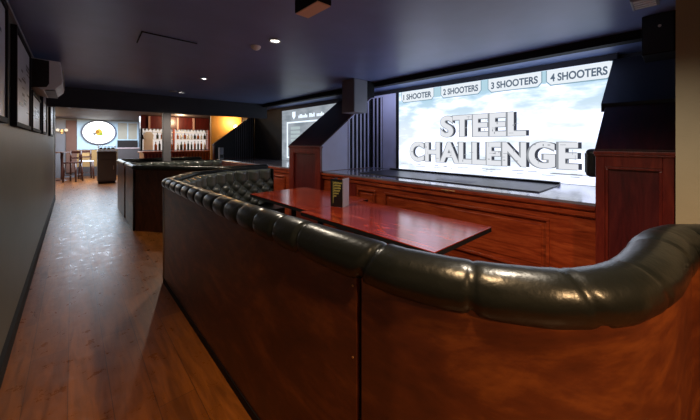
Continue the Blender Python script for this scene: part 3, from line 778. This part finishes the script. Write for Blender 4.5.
# dark station cabinet at the aisle end
t = thing('station_cabinet', (.93, 14.2, 0), 'dark grey-brown cabinet at the end of the aisle', 'cabinet')
MB().box(.665, 1.2, 14.0, 14.5, .08, 1.14).build('body', M['cabinet'], t, bevel=.005)
MB().box(.69, 1.17, 14.03, 14.47, 0, .08).build('plinth', M['black'], t)
MB().box(.685, 1.18, 13.985, 14.0, .12, .84).build('door', M['cabinet'], t, bevel=.004)
MB().box(1.10, 1.12, 13.965, 13.985, .5, .64).build('handle', M['steel'], t.children[-1])
MB().box(.685, 1.18, 13.985, 14.0, .87, 1.02).build('drawer', M['cabinet'], t, bevel=.004)
MB().box(.65, 1.215, 13.97, 14.53, 1.14, 1.17).build('top', M['slate'], t, bevel=.004)
t = thing('cutlery_tray', (.93, 14.2, 1.17), 'pale tray of dark items on the station cabinet', 'tray')
MB().box(.68, 1.18, 14.05, 14.45, 1.17, 1.19).box(.68, 1.18, 14.05, 14.07, 1.19, 1.25).box(.68, .70, 14.07, 14.45, 1.19, 1.36).box(1.16, 1.18, 14.07, 14.45, 1.19, 1.36).box(.70, 1.16, 14.07, 14.45, 1.34, 1.36).build('tray_frame', M['white'], t)
for i in range(4): MB().box(.72 + i * .11, .80 + i * .11, 14.1, 14.2, 1.19, 1.30).build('divider_box', M['blackplastic'] if i != 1 else M['steel'], t)

# bar
YS = 13.4
t = thing('bar_shelving', (3.0, YS, 0), 'backlit bar shelving in red wood beyond the grey column', 'shelving')
MB().box(1.93, 4.18, YS + .25, YS + .3, 1.19, 2.0).build('backlit_panel', M['e_backlit'], t)
MB().box(1.85, 4.25, YS - .0, YS + .3, 2.0, 2.48).build('header', M['mahog_f'], t, bevel=.01)
for z in (1.60, 1.86): MB().box(1.85, 4.25, YS + .02, YS + .25, z, z + .018).build('shelf', M['white'], t)
for x in (1.85, 2.9, 4.2): MB().box(x, x + .06, YS, YS + .25, 1.19, 2.0).build('upright', M['barred'] if x > 2 else M['black'], t)
for x in (2.08, 3.02, 3.6): MB().box(x, x + .06, YS - .06, YS - .002, 1.98, 2.46).build('gantry_post', plain('pink_post', (.55, .34, .30), .5), t)
t = thing('bar_counter', (2.9, 12.6, 0), 'red wooden bar counter in front of the bottle shelves', 'counter')
MB().box(1.75, 4.2, 12.3, 13.35, 1.12, 1.17).build('countertop', M['barred'], t, bevel=.008)
MB().box(1.8, 4.15, 12.4, 13.3, 0, 1.12).build('counter_front', M['barred'], t)
m = MB()
for i in range(22): m.box(1.84 + i * .104, 1.90 + i * .104, 12.385, 12.4, .6, 1.08)
m.build('front_fluting', M['mahog_v'], t)
tb = thing('display_board', (2.05, YS - .1, 1.25), 'pale round-headed display board at the left end of the bar shelves', 'sign')
MB().box(1.92, 2.22, YS - .10, YS - .08, 1.20, 1.62).build('board_body', M['white'], tb, bevel=.02)
disc(2.08, 1.72, .16, YS - .11, YS - .08, 28).build('board_head', M['white'], tb)
def bottle(x, y, z, r, h, mat, label, grp):
    prof = [(0, 0), (r, 0), (r, h * .58), (r * .9, h * .66), (r * .35, h * .76), (r * .32, h * .97), (r * .4, h), (0, h)]
    return tag(MB().lathe((x, y, z), prof, 12).build('bottle', mat), label, 'bottle', grp)
protos = [bottle(2.4, YS + .12, 1.618, .042, .235, M['bottle_dark'], 'dark bottle on the backlit bar shelves', 'dark bottles on the bar shelves'),
          bottle(2.55, YS + .12, 1.618, .045, .235, M['bottle_amber'], 'amber bottle on the backlit bar shelves', 'amber bottles on the bar shelves'),
          bottle(2.7, YS + .12, 1.618, .04, .225, M['bottle_clear'], 'clear bottle on the backlit bar shelves', 'clear bottles on the bar shelves')]
random.seed(11)
for z in (1.618, 1.19):
    for i in range(18):
        x = 1.97 + i * .125
        if abs(x - 2.93) < .07 or (z < 1.3 and x < 2.3) or x > 4.15: continue
        if z > 1.5 and any(abs(x - q) < .09 for q in (2.4, 2.55, 2.7)): continue
        p = random.choice(protos); c = p.copy(); COL.objects.link(c)
        s_ = random.uniform(.85, 1.0) if z > 1.5 else random.uniform(1.2, 1.6)
        c.location = (x, YS + .12, z); c.scale = (random.uniform(.9, 1.2),) * 2 + (s_,)
gl = tag(MB().lathe((2.0, YS + .12, 1.878), [(0, 0), (.03, .0), (.006, .006), (.006, .05), (.035, .07), (.042, .11), (.036, .118)], 12).build('wine_glass', M['glass']), 'clear stemmed glass on the top bar shelf', 'glass', 'glasses on the top bar shelf')
for i in range(1, 19):
    x = 2.0 + i * .118
    if abs(x - 2.93) < .06: continue
    c = gl.copy(); COL.objects.link(c); c.location = (x, YS + .12, 1.878)
# wall lamp by the stairs
t = thing('wall_lamp', (4.36, 10.9, 2.0), 'glowing globe lamp on the orange stair wall', 'lamp')
MB().tube((4.36, 10.999, 1.98), (4.36, 10.97, 1.98), .05).build('wall_plate', M['brass'], t)
MB().tube((4.36, 10.97, 1.98), (4.36, 10.90, 1.98), .010).build('arm', M['brass'], t)
MB().lathe((4.36, 10.89, 1.99), [(0, 0), (.035, .012), (.055, .04), (.06, .07), (.05, .1), (.03, .12), (0, .125)], 18).build('globe', M['e_lamp'], t)
# pale dispenser before the slatted partition
t = thing('dispenser', (3.3, 9.45, .98), 'pale upright dispenser on the far end of the ledge', 'dispenser')
MB().box(3.27, 3.39, 9.38, 9.5, .981, 1.33).build('body', plain('pale_blue_plastic', (.6, .65, .78), .4), t, bevel=.01)
MB().box(3.285, 3.375, 9.37, 9.38, 1.02, 1.12).build('spout', M['blackplastic'], t)

# high table, stools and chair at the aisle end
def stool(x, y, rz, label, back=None):
    t = thing('bar_chair', (x, y, 0), label, 'chair')
    R4 = Matrix.Translation((x, y, 0)) @ Matrix.Rotation(rz, 4, 'Z')
    for sx in (-1, 1):
        for sy in (-1, 1):
            top = R4 @ Vector((sx * .17, sy * .17, .70 if sy < 0 else 1.16)); bot = R4 @ Vector((sx * .20, sy * .21, 0))
            if sy > 0:
                mid = R4 @ Vector((sx * .17, .18, .70))
                MB().tube(bot, mid, .027, .03, 8).tube(mid, top, .03, .025, 8).build('leg', M['chair'], t)
            else: MB().tube(bot, top, .027, .03, 8).build('leg', M['chair'], t)
    MB().box(-.20, .20, -.20, .19, .70, .745, R4).build('seat', M['chair'] if back is None else M['white'], t, bevel=.01)
    MB().box(-.17, .17, .165, .19, 1.06, 1.16, R4).build('top_rail', M['chair'], t, bevel=.008)
    MB().box(-.16, .16, .168, .186, .86, .91, R4).build('back_rail', M['chair'], t, bevel=.004)
    if back: MB().box(-.11, .11, .170, .184, .92, 1.05, R4).build('back_splat', back, t)
    m = MB(); P_ = [R4 @ Vector(v) for v in ((-.19, -.2, .25), (.19, -.2, .25), (.19, .2, .25), (-.19, .2, .25))]
    for i in range(4): m.tube(P_[i], P_[(i + 1) % 4], .011, n=6)
    m.build('footrest', M['chair'], t)
    return t
stool(.42, 16.4, .15, 'dark wooden high chair with an ochre splat below the round lit sign', M['yellowpanel'])
stool(.02, 15.55, -.5, 'dark wooden high chair on the aisle side of the high table')
stool(-.95, 16.9, 2.2, 'dark wooden high chair behind the high table')
t = thing('high_table', (-.25, 16.2, 0), 'dark round high table beyond the end of the left wall', 'table')
MB().lathe((-.3, 16.35, 1.08), [(0, 0), (.34, 0), (.36, .015), (.34, .035), (0, .035)], 28).build('tabletop', M['chair'], t)
MB().lathe((-.3, 16.35, .03), [(.04, 0), (.035, .5), (.05, 1.05)], 16).build('pedestal', M['chair'], t)
MB().lathe((-.3, 16.35, 0), [(0, 0), (.26, 0), (.26, .015), (.05, .04)], 24).build('foot', M['chair'], t)
t = thing('wall_lamp', (-.32, YB - .1, 1.9), 'twin-globe wall lamp on the grey wall left of the brown hanging panel', 'lamp')
MB().box(-.36, -.28, YB - .02, YB + .019, 1.85, 2.02).build('wall_plate', M['brass'], t)
for sx in (-.13, .13):
    MB().tube((-.32, YB - .03, 1.9), (-.32 + sx, YB - .12, 1.93), .010, n=8).build('arm', M['brass'], t)
    MB().lathe((-.32 + sx, YB - .12, 1.94), [(0, 0), (.04, .01), (.06, .05), (.05, .1), (0, .12)], 14).build('globe', emit('sconce_glow', (1, .86, .66), 1.1), t)

# ------------------------------------------------------------------ lights
def spot(x, y, power, col=(1, .78, .52), ang=110, z=CZ - .03, blend=.6, size=.03, tgt=None):
    l = bpy.data.lights.new('downlight_or_fill', 'SPOT'); l.energy = power; l.color = col; l.spot_size = math.radians(ang); l.spot_blend = blend
    l.shadow_soft_size = size
    o = bpy.data.objects.new('downlight_or_fill', l); COL.objects.link(o); o.location = (x, y, z)
    if tgt: o.rotation_euler = (Vector(tgt) - Vector((x, y, z))).to_track_quat('-Z', 'Y').to_euler()
    return o
def point(x, y, z, power, col, size=.05):
    l = bpy.data.lights.new('warm_point', 'POINT'); l.energy = power; l.color = col; l.shadow_soft_size = size
    o = bpy.data.objects.new('warm_point', l); COL.objects.link(o); o.location = (x, y, z); return o
WARM = (1, .72, .42); WH = (1, .86, .68)
spot(1.465, 2.687, 70, WH, 140); spot(1.517, 5.032, 75, WH, 140); spot(1.60, 6.72, 75, WH, 140); spot(-.07, 11.8, 60, WH, 130)
# out-of-view downlights round the camera; the second is added to warm the floor
spot(1.45, .40, 90, WH, 140); spot(.60, .25, 100, (1, .66, .34), 130); spot(.75, -1.7, 260, (1, .62, .30), 150)
t = thing('fill_strip', (3.87, 2.3, 2.46), 'slim unseen fill strip added behind the ceiling beam to brighten the bay', 'light')  # added cool fill, hidden by the beam, to brighten slats and partition side
MB().box(3.842, 3.862, .6, 4.1, 2.462, 2.482).build('fill_strip_body', M['white'], t)
al = bpy.data.lights.new('strip_fill', 'AREA'); al.shape = 'RECTANGLE'; al.size = .03; al.size_y = 3.4; al.energy = 13; al.color = (.62, .68, 1)
ao = bpy.data.objects.new('strip_fill', al); COL.objects.link(ao); ao.location = (3.868, 2.3, 2.472)
ao.rotation_euler = Vector((1, 0, -.35)).to_track_quat('-Z', 'Y').to_euler()
ao.rotation_euler = (Matrix((Vector((0, -1, 0)).cross(Vector((-1, 0, .35)).normalized()), Vector((0, 1, 0)), Vector((-1, 0, .35)).normalized())).transposed()).to_euler()
# far room and bar
fl = bpy.data.lights.new('far_room_fill', 'AREA'); fl.shape = 'RECTANGLE'; fl.size = 2.6; fl.size_y = 2.6; fl.energy = 320; fl.color = (.70, .84, 1)  # broad cool fill added for far wall and floor; no ceiling panel there
fo = bpy.data.objects.new('far_room_fill', fl); COL.objects.link(fo); fo.location = (1.0, 15.3, 2.47)
point(-.9, 13.2, 2.3, 20, WARM, .1); point(-.8, 15.5, 2.2, 50, WARM, .1); point(3.0, 12.7, 2.3, 45, WARM, .1)  # warm point lights with no lamp modelled at them
point(4.25, 10.75, 2.2, 30, (1, .66, .3), .06)

w = bpy.data.worlds.new('World'); S.world = w; w.use_nodes = True
w.node_tree.nodes['Background'].inputs[0].default_value = (.02, .022, .03, 1); w.node_tree.nodes['Background'].inputs[1].default_value = .5

# ------------------------------------------------------------------ camera
cam = bpy.data.cameras.new('camera'); co = bpy.data.objects.new('camera', cam); COL.objects.link(co); S.camera = co
cam.sensor_fit = 'HORIZONTAL'; cam.sensor_width = 36; cam.lens = 36 * 303 / 700
co.location = (0, 0, 1.5); co.rotation_euler = (PI / 2, 0, -math.radians(42.5))
cam.shift_y = -(210 - 142) / 700
cam.clip_start = .02
S.view_settings.view_transform = 'Standard'; S.view_settings.look = 'None'; S.view_settings.gamma = 1; S.view_settings.use_curve_mapping = False
S.view_settings.exposure = 0
